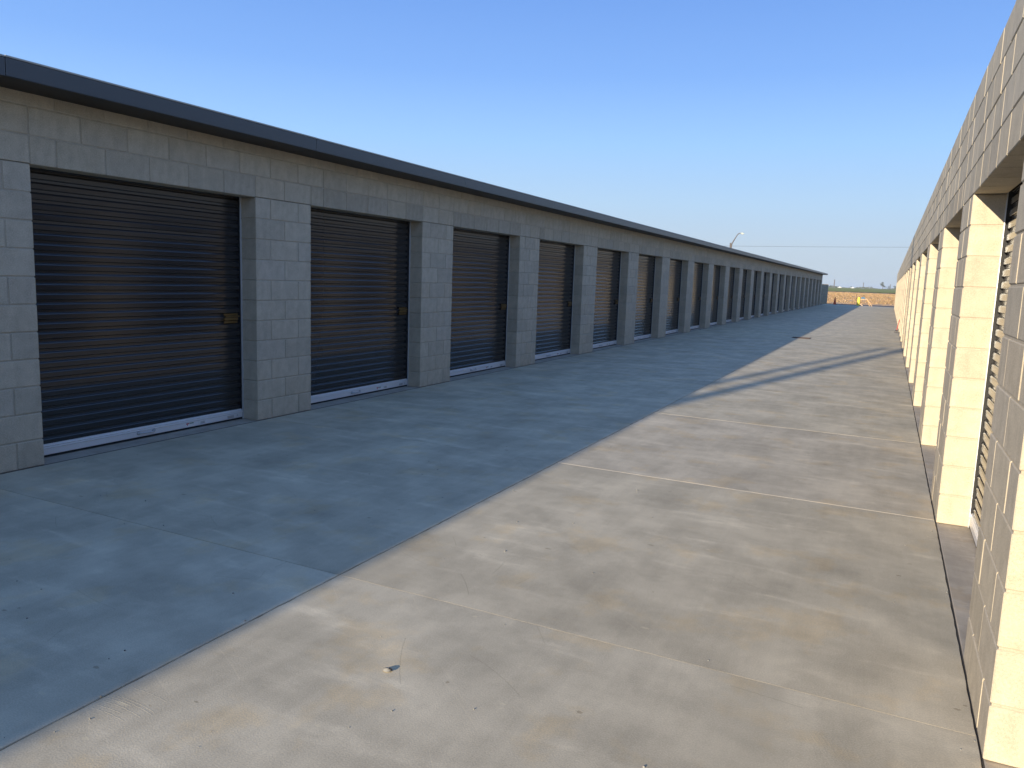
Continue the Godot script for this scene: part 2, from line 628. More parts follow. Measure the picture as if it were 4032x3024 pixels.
# out is the side of the wall that the door faces (+1 towards +x)
func roll_up_door(b: Node3D, s: float, side: float, detail: int) -> void:
	var d := base("roll_up_door", Vector3(-0.207 * side, 0, -(s + HALF)), b)
	if side < 0:
		d.rotation.y = PI
	if detail >= 2:
		for k in 29:
			var o := put(door_meshes.slat, "slat", d, Vector3(0, 0.103 + k * PITCH, 0))
			var t := rng.randfn(0.0, 0.0045)
			if k % 8 == 6:
				t = 0.028
			o.rotation.z = t
	else:
		put(door_meshes.curtain, "curtain", d)
	put(door_meshes.bar, "bottom_bar", d)
	put(door_meshes.seal, "bottom_seal", d)
	put(door_meshes.guide, "guide", d, Vector3(0.013, 0, -HALF)).scale.z = -1.0
	put(door_meshes.guide, "guide", d, Vector3(0.013, 0, HALF))
	put(door_meshes.liner, "guide_liner", d, Vector3(0.013, 0, -HALF)).scale.z = -1.0
	put(door_meshes.liner, "guide_liner", d, Vector3(0.013, 0, HALF))
	if detail < 1:
		return
	put(door_meshes.handle, "pull_handle", d, Vector3(0, 0, 0.052))
	put(door_meshes.latch, "latch", d, Vector3(0.002, 0, -0.965))
	put(door_meshes.clip, "bar_clip", d, Vector3(0, 0, -0.93))
	if detail < 2:
		return
	put(door_meshes.sticker, "sticker", d, Vector3(0, 0, -0.432))
	put(door_meshes.red, "sticker_emblem", d, Vector3(0, 0, -0.432))
	put(door_meshes.green, "sticker_band", d, Vector3(0, 0, -0.432))
	put(door_meshes.sticker, "sticker", d, Vector3(0, 0, -0.575))
	put(door_meshes.lines, "sticker_print", d, Vector3(0, 0, -0.575))


# ------------------------------------------------------------------ buildings
func left_building(cam: Camera3D) -> void:
	var b := base("storage_building", Vector3(XL, 0, ZL))
	tag(b, "long grey block storage building in shade, dark eave above its row of black doors", "building")
	var m0 := -8
	var m1 := 23
	build_wall(b, 1.0, m0, m1, 14, cam)
	for m in range(m0, m1 + 1):
		roll_up_door(b, m * MODULE, 1.0, 2 if m >= 0 and m < 8 else (1 if m >= 8 and m < 16 else 0))
	var s0 := m0 * MODULE - 0.813
	var s1 := m1 * MODULE + MODULE
	# eave: fascia and soffit in ten-foot lengths that lap at the seams
	var s := s0 - 0.4
	var shift := fposmod(2.66 - s, MODULE)
	var cuts := [s]
	s += shift
	while s < s1 + 0.3:
		cuts.append(s)
		s += MODULE
	cuts.append(s1 + 0.35)
	for k in cuts.size() - 1:
		var a: float = cuts[k] + 0.002
		var e: float = cuts[k + 1] - 0.002
		var lift := rng.randf_range(-0.002, 0.002)
		var mb := MB.new()
		mb.run([Vector2(0.372, 2.728), Vector2(0.396, 2.724), Vector2(0.400, 2.728), Vector2(0.402, 2.840), Vector2(0.36, 2.8425)], -e, -a)
		put(mb.mesh(M.trim), "fascia_panel", b, Vector3(0, lift, 0))
		mb = MB.new()
		mb.box(Vector3(0.0015, 2.731, -e), Vector3(0.384, 2.739, -a))
		put(mb.mesh(M.soffit), "soffit_panel", b, Vector3(0, lift * 0.5, 0))
		mb = MB.new()
		mb.box(Vector3(0.335, 2.8435, -e), Vector3(0.4045, 2.855, -a), 0.001)
		put(mb.mesh(M.drip_edge), "drip_edge", b, Vector3(0, lift, 0))
	var r := MB.new()
	r.quad(Vector3(0.36, 2.847, -s1 - 0.35), Vector3(0.36, 2.847, -s0 + 0.4), Vector3(-3.3, 2.94, -s0 + 0.4), Vector3(-3.3, 2.94, -s1 - 0.35), Vector3.UP)
	r.quad(Vector3(0.30, 2.841, -s1 - 0.33), Vector3(0.30, 2.841, -s0 + 0.4), Vector3(-3.3, 2.925, -s0 + 0.4), Vector3(-3.3, 2.925, -s1 - 0.33), Vector3.DOWN)
	put(r.mesh(M.roof_metal), "roof", b)
	var w := MB.new()
	w.box(Vector3(-3.25, 0, -s1), Vector3(-3.05, 2.91, -s0))
	put(w.mesh(M.mortar), "rear_wall", b)
	for z in [s0, s1]:
		w = MB.new()
		w.box(Vector3(-3.05, 0, -z - (0.0 if z == s1 else 0.19)), Vector3(-0.195, 2.83, -z + (0.19 if z == s1 else 0.0)))
		put(w.mesh(M.mortar), "end_wall", b)
	var f := MB.new()
	f.box(Vector3(-3.05, -0.35, -s1), Vector3(-0.004, -0.001, -s0), 0.004)
	put(f.mesh(M.sill_concrete), "floor_slab", b)


func right_building(cam: Camera3D) -> void:
	var b := base("storage_building", Vector3(XR, YR, ZR))
	tag(b, "tall sunlit tan block storage wall with deep door bays close on the right", "building")
	var m0 := -2
	var m1 := 24
	build_wall(b, -1.0, m0, m1, 15, cam)
	for m in range(m0, m1 + 1):
		roll_up_door(b, m * MODULE, -1.0, 2 if m >= 0 and m < 4 else (1 if m >= 4 and m < 8 else 0))
	var s0 := m0 * MODULE - 0.813
	var s1 := m1 * MODULE + MODULE
	var r := MB.new()
	r.box(Vector3(0.195, 2.62, -s1), Vector3(5.2, 2.72, -s0))
	put(r.mesh(M.roof_metal), "roof", b)
	var w := MB.new()
	w.box(Vector3(5.0, 0, -s1), Vector3(5.2, 2.62, -s0))
	put(w.mesh(M.mortar), "rear_wall", b)
	for z in [s0, s1]:
		w = MB.new()
		w.box(Vector3(0.195, 0, -z - (0.0 if z == s1 else 0.19)), Vector3(5.0, 2.62, -z + (0.19 if z == s1 else 0.0)))
		put(w.mesh(M.mortar), "end_wall", b)
	var f := MB.new()
	f.box(Vector3(0.004, -0.35, -s1), Vector3(5.0, -0.003, -s0), 0.004)
	put(f.mesh(M.sill_concrete), "floor_slab", b)


# ------------------------------------------------------------------ ground
func drive_y(x: float) -> float:
	return YR * (x - XL) / (XR - XL)


# half the width of a saw cut: two of them are open and dusty, the rest hairlines
func cut_half(lane: int, z: float) -> float:
	return 0.0035 if lane == 1 and absf(z + 6.05) < 0.1 else (0.0028 if lane == 1 and absf(z + 9.1) < 0.1 else (0.0019 if lane == 0 else 0.0008))


func driveway() -> void:
	var b := base("driveway")
	b.set_meta("kind", "structure")
	b.set_meta("label", "pale concrete drive between the two rows of storage units")
	var xs := [XL + 0.021, -2.451, -2.445, XR - 0.006]
	var zs := [9.1, 6.05, 3.0, -0.05, -3.1, -6.05, -9.1]
	while zs[-1] > -80.0:
		zs.append(zs[-1] - MODULE)
	zs[-1] = -82.0
	var fill := MB.new()
	var chips := noise(3, 1.0, 4, 0.6)
	for lane in 2:
		for k in zs.size() - 1:
			var x0: float = xs[lane * 2]
			var x1: float = xs[lane * 2 + 1]
			var z0: float = zs[k] - cut_half(lane, zs[k])
			var z1: float = zs[k + 1] + cut_half(lane, zs[k + 1])
			var t := rng.randf_range(0.93, 1.04)
			var mb := MB.new()
			mb.col = Color(t, t * rng.randf_range(0.993, 1.004), t * rng.randf_range(0.98, 1.01))
			var off := Vector2(rng.randf(), rng.randf())
			var flip := 1.0 if rng.randf() < 0.5 else -1.0
			var e := 0.0022
			var steps := 48 if z0 > -26.0 else 6
			var row := []                                   # the long edges are broken by small chips
			for j in steps + 1:
				var z := lerpf(z0, z1, float(j) / steps)
				var ja := chips.get_noise_1d(z * 9.0 + lane * 70.0) * 0.006
				var jb := chips.get_noise_1d(z * 9.0 + lane * 70.0 + 35.0) * 0.006
				row.append([x0 + maxf(ja, -0.001), x1 + minf(jb, 0.001), z])
			for j in steps:
				var p: Array = row[j]
				var q: Array = row[j + 1]
				var ez := (0.0022 if cut_half(lane, zs[k]) > 0.002 else 0.0005) if j == 0 else 0.0
				var fz := (0.0022 if cut_half(lane, zs[k + 1]) > 0.002 else 0.0005) if j == steps - 1 else 0.0
				var t0 := Vector3(p[0] + e, drive_y(p[0]), p[2] - ez)
				var t1 := Vector3(p[1] - e, drive_y(p[1]), p[2] - ez)
				var t2 := Vector3(q[1] - e, drive_y(q[1]), q[2] + fz)
				var t3 := Vector3(q[0] + e, drive_y(q[0]), q[2] + fz)
				mb.quad(t0, t1, t2, t3, Vector3.UP)
				var l0 := Vector3(p[0], drive_y(p[0]) - 0.003, p[2])
				var l1 := Vector3(p[1], drive_y(p[1]) - 0.003, p[2])
				var l2 := Vector3(q[1], drive_y(q[1]) - 0.003, q[2])
				var l3 := Vector3(q[0], drive_y(q[0]) - 0.003, q[2])
				var dn := Vector3(0, 0.15, 0)
				mb.quad(t0, t3, l3, l0, Vector3(-1, 1, 0))
				mb.quad(t1, t2, l2, l1, Vector3(1, 1, 0))
				mb.quad(l0, l3, l3 - dn, l0 - dn, Vector3.LEFT)
				mb.quad(l1, l2, l2 - dn, l1 - dn, Vector3.RIGHT)
				if j == 0:
					mb.quad(t0, t1, l1, l0, Vector3(0, 1, 1))
					mb.quad(l0, l1, l1 - dn, l0 - dn, Vector3.BACK)
				if j == steps - 1:
					mb.quad(t2, t3, l3, l2, Vector3(0, 1, -1))
					mb.quad(l2, l3, l3 - dn, l2 - dn, Vector3.FORWARD)
			for j in mb.v.size():
				mb.u[j] = Vector2(mb.v[j].x * flip, mb.v[j].z) / 6.1 + off
			var st := SurfaceTool.new()
			st.create_from(mb.mesh(M.concrete), 0)
			st.generate_tangents()
			var ms := st.commit()
			ms.surface_set_material(0, M.concrete)
			put(ms, "slab", b)
	for k in range(1, zs.size() - 1):
		for lane in ([1] if cut_half(1, zs[k]) > 0.002 else []):
			var x0: float = xs[lane * 2] + 0.01
			var x1: float = xs[lane * 2 + 1] - 0.01
			var dn := 0.0012 if lane == 1 else 0.006          # the sunlit lane's saw cuts are packed with pale dust
			fill.quad(Vector3(x0, drive_y(x0) - dn, zs[k] - 0.007), Vector3(x1, drive_y(x1) - dn, zs[k] - 0.007), Vector3(x1, drive_y(x1) - dn, zs[k] + 0.007), Vector3(x0, drive_y(x0) - dn, zs[k] + 0.007), Vector3.UP)
	put(fill.mesh(M.joint_dust), "joint_filler", b)
	var gap := MB.new()
	gap.box(Vector3(XL - 0.01, -0.34, -82.0), Vector3(XR + 0.01, -0.075, 9.1))
	for e in [[XL - 0.003, XL + 0.032, 0.0022], [-2.47, -2.43, 0.006], [XR - 0.02, XR + 0.003, 0.007]]:      # tarred fibre board in the long joints
		gap.quad(Vector3(e[0], drive_y(e[0]) - e[2], 9.1), Vector3(e[1], drive_y(e[1]) - e[2], 9.1), Vector3(e[1], drive_y(e[1]) - e[2], -82.0), Vector3(e[0], drive_y(e[0]) - e[2], -82.0), Vector3.UP)
	put(gap.mesh(M.joint_gap), "joint_bed", b)


func ground_y(z: float) -> float:
	var pts := [[200.0, -0.36], [-82.0, -0.36], [-91.6, -0.22], [-95.0, 0.0], [-106.0, 0.66], [-130.0, 0.88], [-150.0, 0.97], [-1000.0, 2.3], [-2500.0, 3.0], [-12000.0, 8.0]]
	for k in pts.size() - 1:
		if z <= pts[k][0] and z >= pts[k + 1][0]:
			return lerpf(pts[k][1], pts[k + 1][1], (z - pts[k][0]) / (pts[k + 1][0] - pts[k][0]))
	return -0.36


func sheet(called: String, m: Material, zs: Array, x0: float, x1: float, dy: float, rough: float, nx: int) -> MeshInstance3D:
	var f := noise(5, 0.35, 3)
	var st := SurfaceTool.new()
	st.begin(Mesh.PRIMITIVE_TRIANGLES)
	for z in zs:
		for i in nx + 1:
			var x := lerpf(x0, x1, float(i) / nx)
			st.set_uv(Vector2(x, z))
			st.add_vertex(Vector3(x, ground_y(z) + dy + rough * f.get_noise_2d(x, z), z))
	for k in zs.size() - 1:
		for i in nx:
			var a := k * (nx + 1) + i
			var b := a + nx + 1
			for q in [a, b, a + 1, a + 1, b, b + 1]:
				st.add_index(q)
	st.generate_normals()
	var ms := st.commit()
	ms.surface_set_material(0, m)
	var o := put(ms, called, self)
	o.set_meta("kind", "structure")
	return o


func land() -> void:
	var zs := [200.0, 0.0, -82.0, -91.6]
	var z := -91.6
	var g := sheet("ground", M.far_ground, [600.0, 0.0, -82.0, -91.6, -95.0, -106.0, -130.0, -150.0, -1000.0, -2500.0, -11500.0], -6000.0, 6000.0, -0.45, 0.0, 2)
	g.set_meta("label", "flat dry land reaching to the horizon")
	zs = [-91.6]
	while z > -130:
		z -= 0.5
		zs.append(z)
	while z > -152:
		z -= 1.0
		zs.append(z)
	sheet("dirt_field", M.dry_earth, zs, -60.0, 30.0, 0.0, 0.10, 220).set_meta("label", "bare tan dirt field beyond the road")
	zs = []
	z = -151.0
	while z > -1000:
		zs.append(z)
		z -= 8.0
	sheet("green_field", M.green_crop, zs, -400.0, 300.0, 0.10, 0.10, 120).set_meta("label", "low green crop field far behind the dirt field")
	var road := MB.new()
	road.box(Vector3(-80, -0.6, -91.6), Vector3(60, -0.10, -82.02))
	var o := put(road.mesh(M.asphalt), "road", self)
	o.set_meta("kind", "structure")
	o.set_meta("label", "dark asphalt road crossing the end of the drive")
	# dead weeds and clods on the bank: nobody could count them
	var mb := MB.new()
	var wr := RandomNumberGenerator.new()
	wr.seed = 6
	for k in 14:
		var a := wr.randf() * TAU
		var lean := Vector3(cos(a), 0, sin(a)) * wr.randf_range(0.1, 0.8)
		var side := Vector3(-sin(a), 0, cos(a)) * wr.randf_range(0.06, 0.14)
		var p := Vector3(wr.randfn(0, 0.3), -0.05, wr.randfn(0, 0.3))
		mb.quad(p - side, p + side, p + lean + side * 0.5 + Vector3.UP * wr.randf_range(0.5, 1.0), p + lean - side * 0.5 + Vector3.UP * wr.randf_range(0.5, 1.0), Vector3(cos(a), 0.2, sin(a)))
	var mm := MultiMesh.new()
	mm.transform_format = MultiMesh.TRANSFORM_3D
	mm.use_colors = true
	mm.mesh = mb.mesh(M.clod)
	var n := 24000
	mm.instance_count = n
	for k in n:
		var zz := -92.0 - 40.0 * rng.randf()
		var x := rng.randf_range(-22, 10)
		var s := rng.randf_range(0.06, 0.20) * (0.55 if zz > -94.5 else 1.0)
		var bs := Basis(Vector3.UP, rng.randf() * TAU).scaled(Vector3(s, s * rng.randf_range(0.5, 1.2), s))
		mm.set_instance_transform(k, Transform3D(bs, Vector3(x, ground_y(zz) - 0.02, zz)))
		var t := rng.randf_range(0.75, 1.15)
		mm.set_instance_color(k, Color(t, t * rng.randf_range(0.93, 1.05), t * rng.randf_range(0.8, 1.0)))
	var cl := MultiMeshInstance3D.new()
	cl.name = "dry_weeds"
	cl.multimesh = mm
	add_child(cl, true)
	tag(cl, "dry tan weeds and clods covering the bank beyond the road", "weeds", "", "stuff")
	# low range on the horizon
	var h := MB.new()
	var prev := Vector3.ZERO
	var f := noise(9, 0.0009, 4)
	for k in 61:
		var x := -6500.0 + k * 200.0
		var p := Vector3(x, 22.0 + 22.0 * f.get_noise_1d(x), -10500.0)
		if k > 0:
			h.quad(Vector3(prev.x, 0, -10100), Vector3(p.x, 0, -10100), p, prev, Vector3(0, 0.5, 1))
			h.quad(Vector3(prev.x, 0, -11000), Vector3(p.x, 0, -11000), p, prev, Vector3(0, 0.5, -1))
		prev = p
	var hi := put(h.mesh(M.hill), "hills", self)
	hi.set_meta("kind", "structure")
	hi.set_meta("label", "faint low hills on the horizon")


# ------------------------------------------------------------------ things at the end of the drive
func end_of_drive() -> void:
	# block screen wall
	var b := base("screen_wall", Vector3(-5.47, -0.02, -81.7))
	tag(b, "grey block screen wall standing past the end of the shaded building", "wall")
	for r in 9:
		var y := r * 0.213
		var cut := [0.0, 0.2, 0.6, 1.0, 1.4, 1.8] if r % 2 == 0 else [0.0, 0.4, 0.8, 1.2, 1.6, 1.8]
		for k in 5:
			var mb := MB.new()
			mb.col = tones[rng.randi() % 5] * 0.8
			mb.box(Vector3(-cut[k + 1] + 0.006, y + 0.006, -0.2), Vector3(-cut[k] - (0.006 if k > 0 else 0.0), y + 0.207, 0.0), 0.004)
			put(mb.mesh(M.block), "block", b)
	var mo := MB.new()
	mo.box(Vector3(-1.79, 0, -0.19), Vector3(-0.005, 1.90, -0.006))
	put(mo.mesh(M.mortar), "mortar", b)
	var cp := MB.new()
	cp.box(Vector3(-1.83, 1.915, -0.215), Vector3(0.01, 1.95, 0.012), 0.006)
	put(cp.mesh(M.sill_concrete), "cap", b)
	# gate leaf
	b = base("gate", Vector3(0.49, -0.05, -77.4))
	tag(b, "black steel gate leaf swung open past the sunlit building's end", "gate")
	var mb := MB.new()
	for z in [0.0, -2.4]:
		mb.box(Vector3(-0.03, 0.04, z - 0.03), Vector3(0.03, 1.62, z + 0.03), 0.004)
	for y in [0.10, 0.85, 1.55]:
		mb.box(Vector3(-0.02, y, -2.37), Vector3(0.02, y + 0.05, -0.03))
	put(mb.mesh(M.black_steel), "frame", b)
	var pk := MB.new()
	pk.box(Vector3(-0.01, 0.15, -0.012), Vector3(0.01, 1.55, 0.012))
	var pm := pk.mesh(M.black_steel)
	for k in 19:
		put(pm, "picket", b, Vector3(0, 0, -0.15 - k * 0.117))
	var hp := MB.new()
	hp.box(Vector3(-0.05, 0.0, 0.06), Vector3(0.05, 1.75, 0.16), 0.005)
	put(hp.mesh(M.black_steel), "post", b)
	# traffic cone
	b = base("traffic_cone", Vector3(-4.75, -0.01, -81.6))
	tag(b, "dark orange traffic cone standing in the shade at the drive's end", "traffic cone")
	mb = MB.new()
	mb.box(Vector3(-0.19, 0, -0.19), Vector3(0.19, 0.035, 0.19), 0.012)
	put(mb.mesh(M.cone_base), "base", b)
	mb = MB.new()
	mb.tube([Vector3(0, 0.03, 0), Vector3(0, 0.08, 0), Vector3(0, 0.40, 0), Vector3(0, 0.70, 0), Vector3(0, 0.72, 0)], [0.15, 0.135, 0.085, 0.035, 0.025], 20)
	put(mb.mesh(M.cone_orange), "cone", b)
	# bollard
	b = base("bollard", Vector3(-2.655, -0.03, -81.75))
	tag(b, "bright yellow bollard at the edge of the shade, end of drive", "bollard")
	mb = MB.new()
	mb.tube([Vector3(0, 0, 0), Vector3(0.004, 0.42, 0), Vector3(0.008, 0.74, 0), Vector3(0.008, 0.80, 0), Vector3(0.008, 0.825, 0)], [0.135, 0.125, 0.118, 0.085, 0.03], 20)
	put(mb.mesh(M.yellow_paint), "post", b)
	mb = MB.new()
	mb.tube([Vector3(0, 0.002, 0), Vector3(0, 0.03, 0)], [0.17, 0.15], 20)
	put(mb.mesh(M.yellow_paint), "foot", b)
	# trestle made of scrap timber
	b = base("wooden_trestle", Vector3(-2.2, -0.04, -81.78))
	tag(b, "rough wooden trestle leaning beside the yellow bollard", "trestle")
	mb = MB.new()
	mb.bar(Vector3(-0.34, 0.63, 0), Vector3(0.25, 0.66, 0), 0.09, 0.04)
	put(mb.mesh(M.pale_wood), "crossbar", b)
	for e in [[Vector3(0.22, 0.74, 0.02), Vector3(0.77, 0.0, 0.10)], [Vector3(0.22, 0.72, -0.05), Vector3(0.55, 0.0, -0.30)], [Vector3(-0.33, 0.66, -0.06), Vector3(-0.30, 0.0, -0.26)]]:
		mb = MB.new()
		mb.bar(e[0], e[1], 0.085, 0.045)
		put(mb.mesh(M.raw_wood), "leg", b)
	mb = MB.new()
	mb.bar(Vector3(-0.32, 0.19, 0.06), Vector3(-0.05, 0.02, 0.14), 0.08, 0.045)
	put(mb.mesh(M.pale_wood), "foot_block", b)
	# blue tool
	b = base("power_tool", Vector3(-2.25, 0.645, -81.78))
	tag(b, "small blue tool with dark upright handle lying on the wooden trestle", "tool")
	mb = MB.new()
	mb.box(Vector3(-0.22, 0.0, -0.09), Vector3(0.24, 0.045, 0.09), 0.01)
	put(mb.mesh(M.blue_paint), "base_plate", b)
	mb = MB.new()
	mb.tube([Vector3(-0.20, 0.09, 0), Vector3(-0.17, 0.09, 0), Vector3(-0.02, 0.10, 0), Vector3(0.08, 0.10, 0), Vector3(0.11, 0.09, 0)], [0.04, 0.065, 0.075, 0.06, 0.03], 12)
	put(mb.mesh(M.blue_paint), "body", b)
	mb = MB.new()
	mb.bar(Vector3(0.05, 0.10, 0), Vector3(-0.02, 0.34, 0), 0.035, 0.05)
	put(mb.mesh(M.black_steel), "handle", b)
	# thin stake behind the bollard
	mb = MB.new()
	mb.bar(Vector3(0, 0, 0), Vector3(-0.10, 1.22, 0.0), 0.03, 0.03)
	mb.bar(Vector3(-0.085, 1.05, 0.0), Vector3(-0.087, 1.075, 0.0), 0.05, 0.05)
	var st := put(mb.mesh(M.rusty_iron), "stake", self, Vector3(-2.79, -0.10, -82.2))
	tag(st, "thin rusty stake leaning behind the yellow bollard", "stake")
	# broom
	b = base("broom", Vector3(0.33, drive_y(0.36), -32.9))
	tag(b, "short broom with red handle leaning against the sunlit block wall", "broom")
	mb = MB.new()
	mb.tube([Vector3(0.02, 0.09, 0), Vector3(0.085, 0.50, 0)], [0.013, 0.012], 10)
	put(mb.mesh(M.red_paint), "handle", b)
	mb = MB.new()
	mb.box(Vector3(-0.03, 0.075, -0.06), Vector3(0.055, 0.10, 0.06), 0.008)
	put(mb.mesh(M.black_steel), "head", b)
	mb = MB.new()
	for k in 26:
		var z := lerpf(-0.06, 0.06, k / 25.0)
		for x in 4:
			mb.bar(Vector3(-0.02 + x * 0.022, 0.08, z), Vector3(-0.06 + x * 0.037, 0.002, z * 1.3), 0.006, 0.003)
	put(mb.mesh(M.dark_bristle), "bristles", b)
	# drain
	b = base("drain_grate", Vector3(-2.36, drive_y(-2.36) + 0.001, -25.65))
	tag(b, "rusty iron drain grate set in the drive at the shade's edge", "drain grate")
	mb = MB.new()
	for e in [[-0.27, -0.24, -0.23, 0.23], [0.24, 0.27, -0.23, 0.23]]:
		mb.box(Vector3(e[0], 0.0, e[2]), Vector3(e[1], 0.008, e[3]))
	for e in [[-0.26, -0.23], [0.23, 0.26]]:
		mb.box(Vector3(-0.27, 0.0, e[0]), Vector3(0.27, 0.009, e[1]))
	put(mb.mesh(M.rusty_iron), "frame", b)
	var gb := MB.new()
	gb.box(Vector3(-0.235, 0.001, -0.009), Vector3(0.235, 0.007, 0.009))
	var gm := gb.mesh(M.rusty_iron)
	for k in 12:
		put(gm, "bar", b, Vector3(0, 0, -0.205 + k * 0.0373))
	mb = MB.new()
	mb.box(Vector3(-0.24, 0.0002, -0.23), Vector3(0.24, 0.0009, 0.23))
	put(mb.mesh(M.joint_gap), "pit", b)


func stones() -> void:
	var o := pebble_mesh(0)
	var p := put(o, "pebble", self, Vector3(-1.667, drive_y(-1.667) + 0.006, -2.417))
	p.scale = Vector3(0.019, 0.0065, 0.015)
	p.rotation.y = 0.4
	tag(p, "lone flat grey pebble on the sunlit concrete in the foreground", "pebble")
	var mm := MultiMesh.new()
	mm.transform_format = MultiMesh.TRANSFORM_3D
	mm.use_colors = true
	mm.mesh = pebble_mesh(1)
	var n := 260
	mm.instance_count = n
	for k in n:
		var x := rng.randf_range(XL + 0.1, XR - 0.06)
		var z := -1.2 - 16.0 * pow(rng.randf(), 1.6)
		if k % 4 == 0:                                   # more of it along the joints and the wall foot
			x = [XR - 0.03, -2.43, XL + 0.05][k / 4 % 3] + rng.randfn(0, 0.03)
			x = clampf(x, XL + 0.02, XR - 0.015)
		var s := rng.randf_range(0.0014, 0.0042)
		mm.set_instance_transform(k, Transform3D(Basis(Vector3.UP, rng.randf() * TAU).scaled(Vector3(s * rng.randf_range(0.8, 1.6), s * 0.8, s)), Vector3(x, drive_y(x) + s * 0.4, z)))
		var t := rng.randf_range(0.7, 1.7)
		mm.set_instance_color(k, Color(t, t * 0.98, t * 0.92))
	var c := MultiMeshInstance3D.new()
	c.name = "grit"
	c.multimesh = mm
	add_child(c, true)
	tag(c, "scattered crumbs of grit lying on the concrete drive", "grit", "", "stuff")


func pebble_mesh(sd: int) -> ArrayMesh:
	var r := RandomNumberGenerator.new()
	r.seed = sd + 3
	var mb := MB.new()
	var rings := [[-1.0, 0.25], [-0.6, 0.8], [0.0, 1.0], [0.6, 0.75], [0.95, 0.2]]
	var pts := []
	var rad := []
	for e in rings:
		pts.append(Vector3(r.randf_range(-0.08, 0.08), e[0], r.randf_range(-0.08, 0.08)))
		rad.append(e[1] * r.randf_range(0.9, 1.1))
	mb.tube(pts, rad, 9)
	M.pebble.vertex_color_use_as_albedo = true
	return mb.mesh(M.pebble)


# ------------------------------------------------------------------ far things
func utility_pole(label: String, at: Vector3, h: float, rad: float, group: String, arms := 1, turn := 0.0) -> Node3D:
	var b := base("utility_pole", at)
	b.rotation.y = turn
	tag(b, label, "utility pole", group)
	var mb := MB.new()
	mb.tube([Vector3(0, -0.3, 0), Vector3(0, h * 0.5, 0), Vector3(0, h, 0)], [rad, rad * 0.9, rad * 0.78], 12)
	put(mb.mesh(M.bark), "shaft", b)
	for k in arms:
		mb = MB.new()
		mb.box(Vector3(-1.1, h - 0.55 - k * 0.9, -0.06), Vector3(1.1, h - 0.43 - k * 0.9, 0.06), 0.005)
		put(mb.mesh(M.bark), "crossarm", b)
		for x in [-1.0, -0.45, 0.45, 1.0]:
			mb = MB.new()
			mb.tube([Vector3(x, h - 0.43 - k * 0.9, 0), Vector3(x, h - 0.36 - k * 0.9, 0), Vector3(x, h - 0.28 - k * 0.9, 0)], [0.03, 0.055, 0.03], 8)
			put(mb.mesh(M.lamp_head), "insulator", b)
	return b


func tree(label: String, at: Vector3, h: float, w: float, sd: int, called: String, m: Material, group: String) -> void:
	var b := base(called, at)
	tag(b, label, "tree" if called.ends_with("tree") else "bush", group)
	var r := RandomNumberGenerator.new()
	r.seed = sd
	var mb := MB.new()
	mb.tube([Vector3(0, -0.5, 0), Vector3(w * 0.03, h * 0.3, 0), Vector3(-w * 0.04, h * 0.8, 0)], [h * 0.035, h * 0.025, h * 0.01], 7)
	for k in 5:
		var a := r.randf() * TAU
		mb.tube([Vector3(0, h * 0.3, 0), Vector3(cos(a) * w * 0.25, h * 0.55, sin(a) * w * 0.25)], [h * 0.015, h * 0.006], 5)
	put(mb.mesh(M.bark), "trunk", b)
	mb = MB.new()
	for lobe in 9:                                        # leaves in loose clumps with gaps between them
		var o := Vector3(r.randfn(0, w * 0.24), h * r.randf_range(0.35, 0.9), r.randfn(0, w * 0.2))
		var rad := w * r.randf_range(0.12, 0.24)
		for k in 130:
			var d := Vector3(r.randfn(0, 1), r.randfn(0, 0.8), r.randfn(0, 1)).normalized() * rad * pow(r.randf(), 0.45)
			var s := h * r.randf_range(0.012, 0.035)
			var p := o + d
			var x := Vector3(r.randfn(0, 1), r.randfn(0, 1), r.randfn(0, 1)).normalized()
			var y := x.cross(Vector3(r.randfn(0, 1), 1, r.randfn(0, 1))).normalized()
			mb.quad(p - x * s, p - y * s * 0.6, p + x * s, p + y * s * 0.6, x.cross(y))
	put(mb.mesh(m), "crown", b)


func vehicle(label: String, at: Vector3, van: bool) -> void:
	var b := base("parked_vehicle", at)
	b.scale = Vector3.ONE * 0.85
	tag(b, label, "vehicle", "white vehicles on the far road")
	var mb := MB.new()
	if van:
		mb.box(Vector3(-2.9, 0.45, -1.0), Vector3(2.0, 2.5, 1.0), 0.12)
		mb.box(Vector3(2.0, 0.45, -0.95), Vector3(2.9, 1.35, 0.95), 0.15)
	else:
		mb.box(Vector3(-2.6, 0.45, -0.9), Vector3(2.6, 1.1, 0.9), 0.15)
		mb.box(Vector3(-0.6, 1.1, -0.82), Vector3(1.4, 1.8, 0.82), 0.2)
	put(mb.mesh(M.car_white), "body", b)
	mb = MB.new()
	mb.box(Vector3(0.9, 1.25, -0.84) if not van else Vector3(1.2, 1.5, -1.01), Vector3(1.3, 1.65, 0.84) if not van else Vector3(1.9, 2.1, 1.01))
	put(mb.mesh(M.car_glass), "window", b)
	for x in [-1.7, 1.7]:
		for z in [-0.85, 0.85]:
			mb = MB.new()
			mb.tube([Vector3(x, 0.36, z - 0.12), Vector3(x, 0.36, z + 0.12)], [0.36, 0.36], 14)
			put(mb.mesh(M.rubber), "wheel", b)


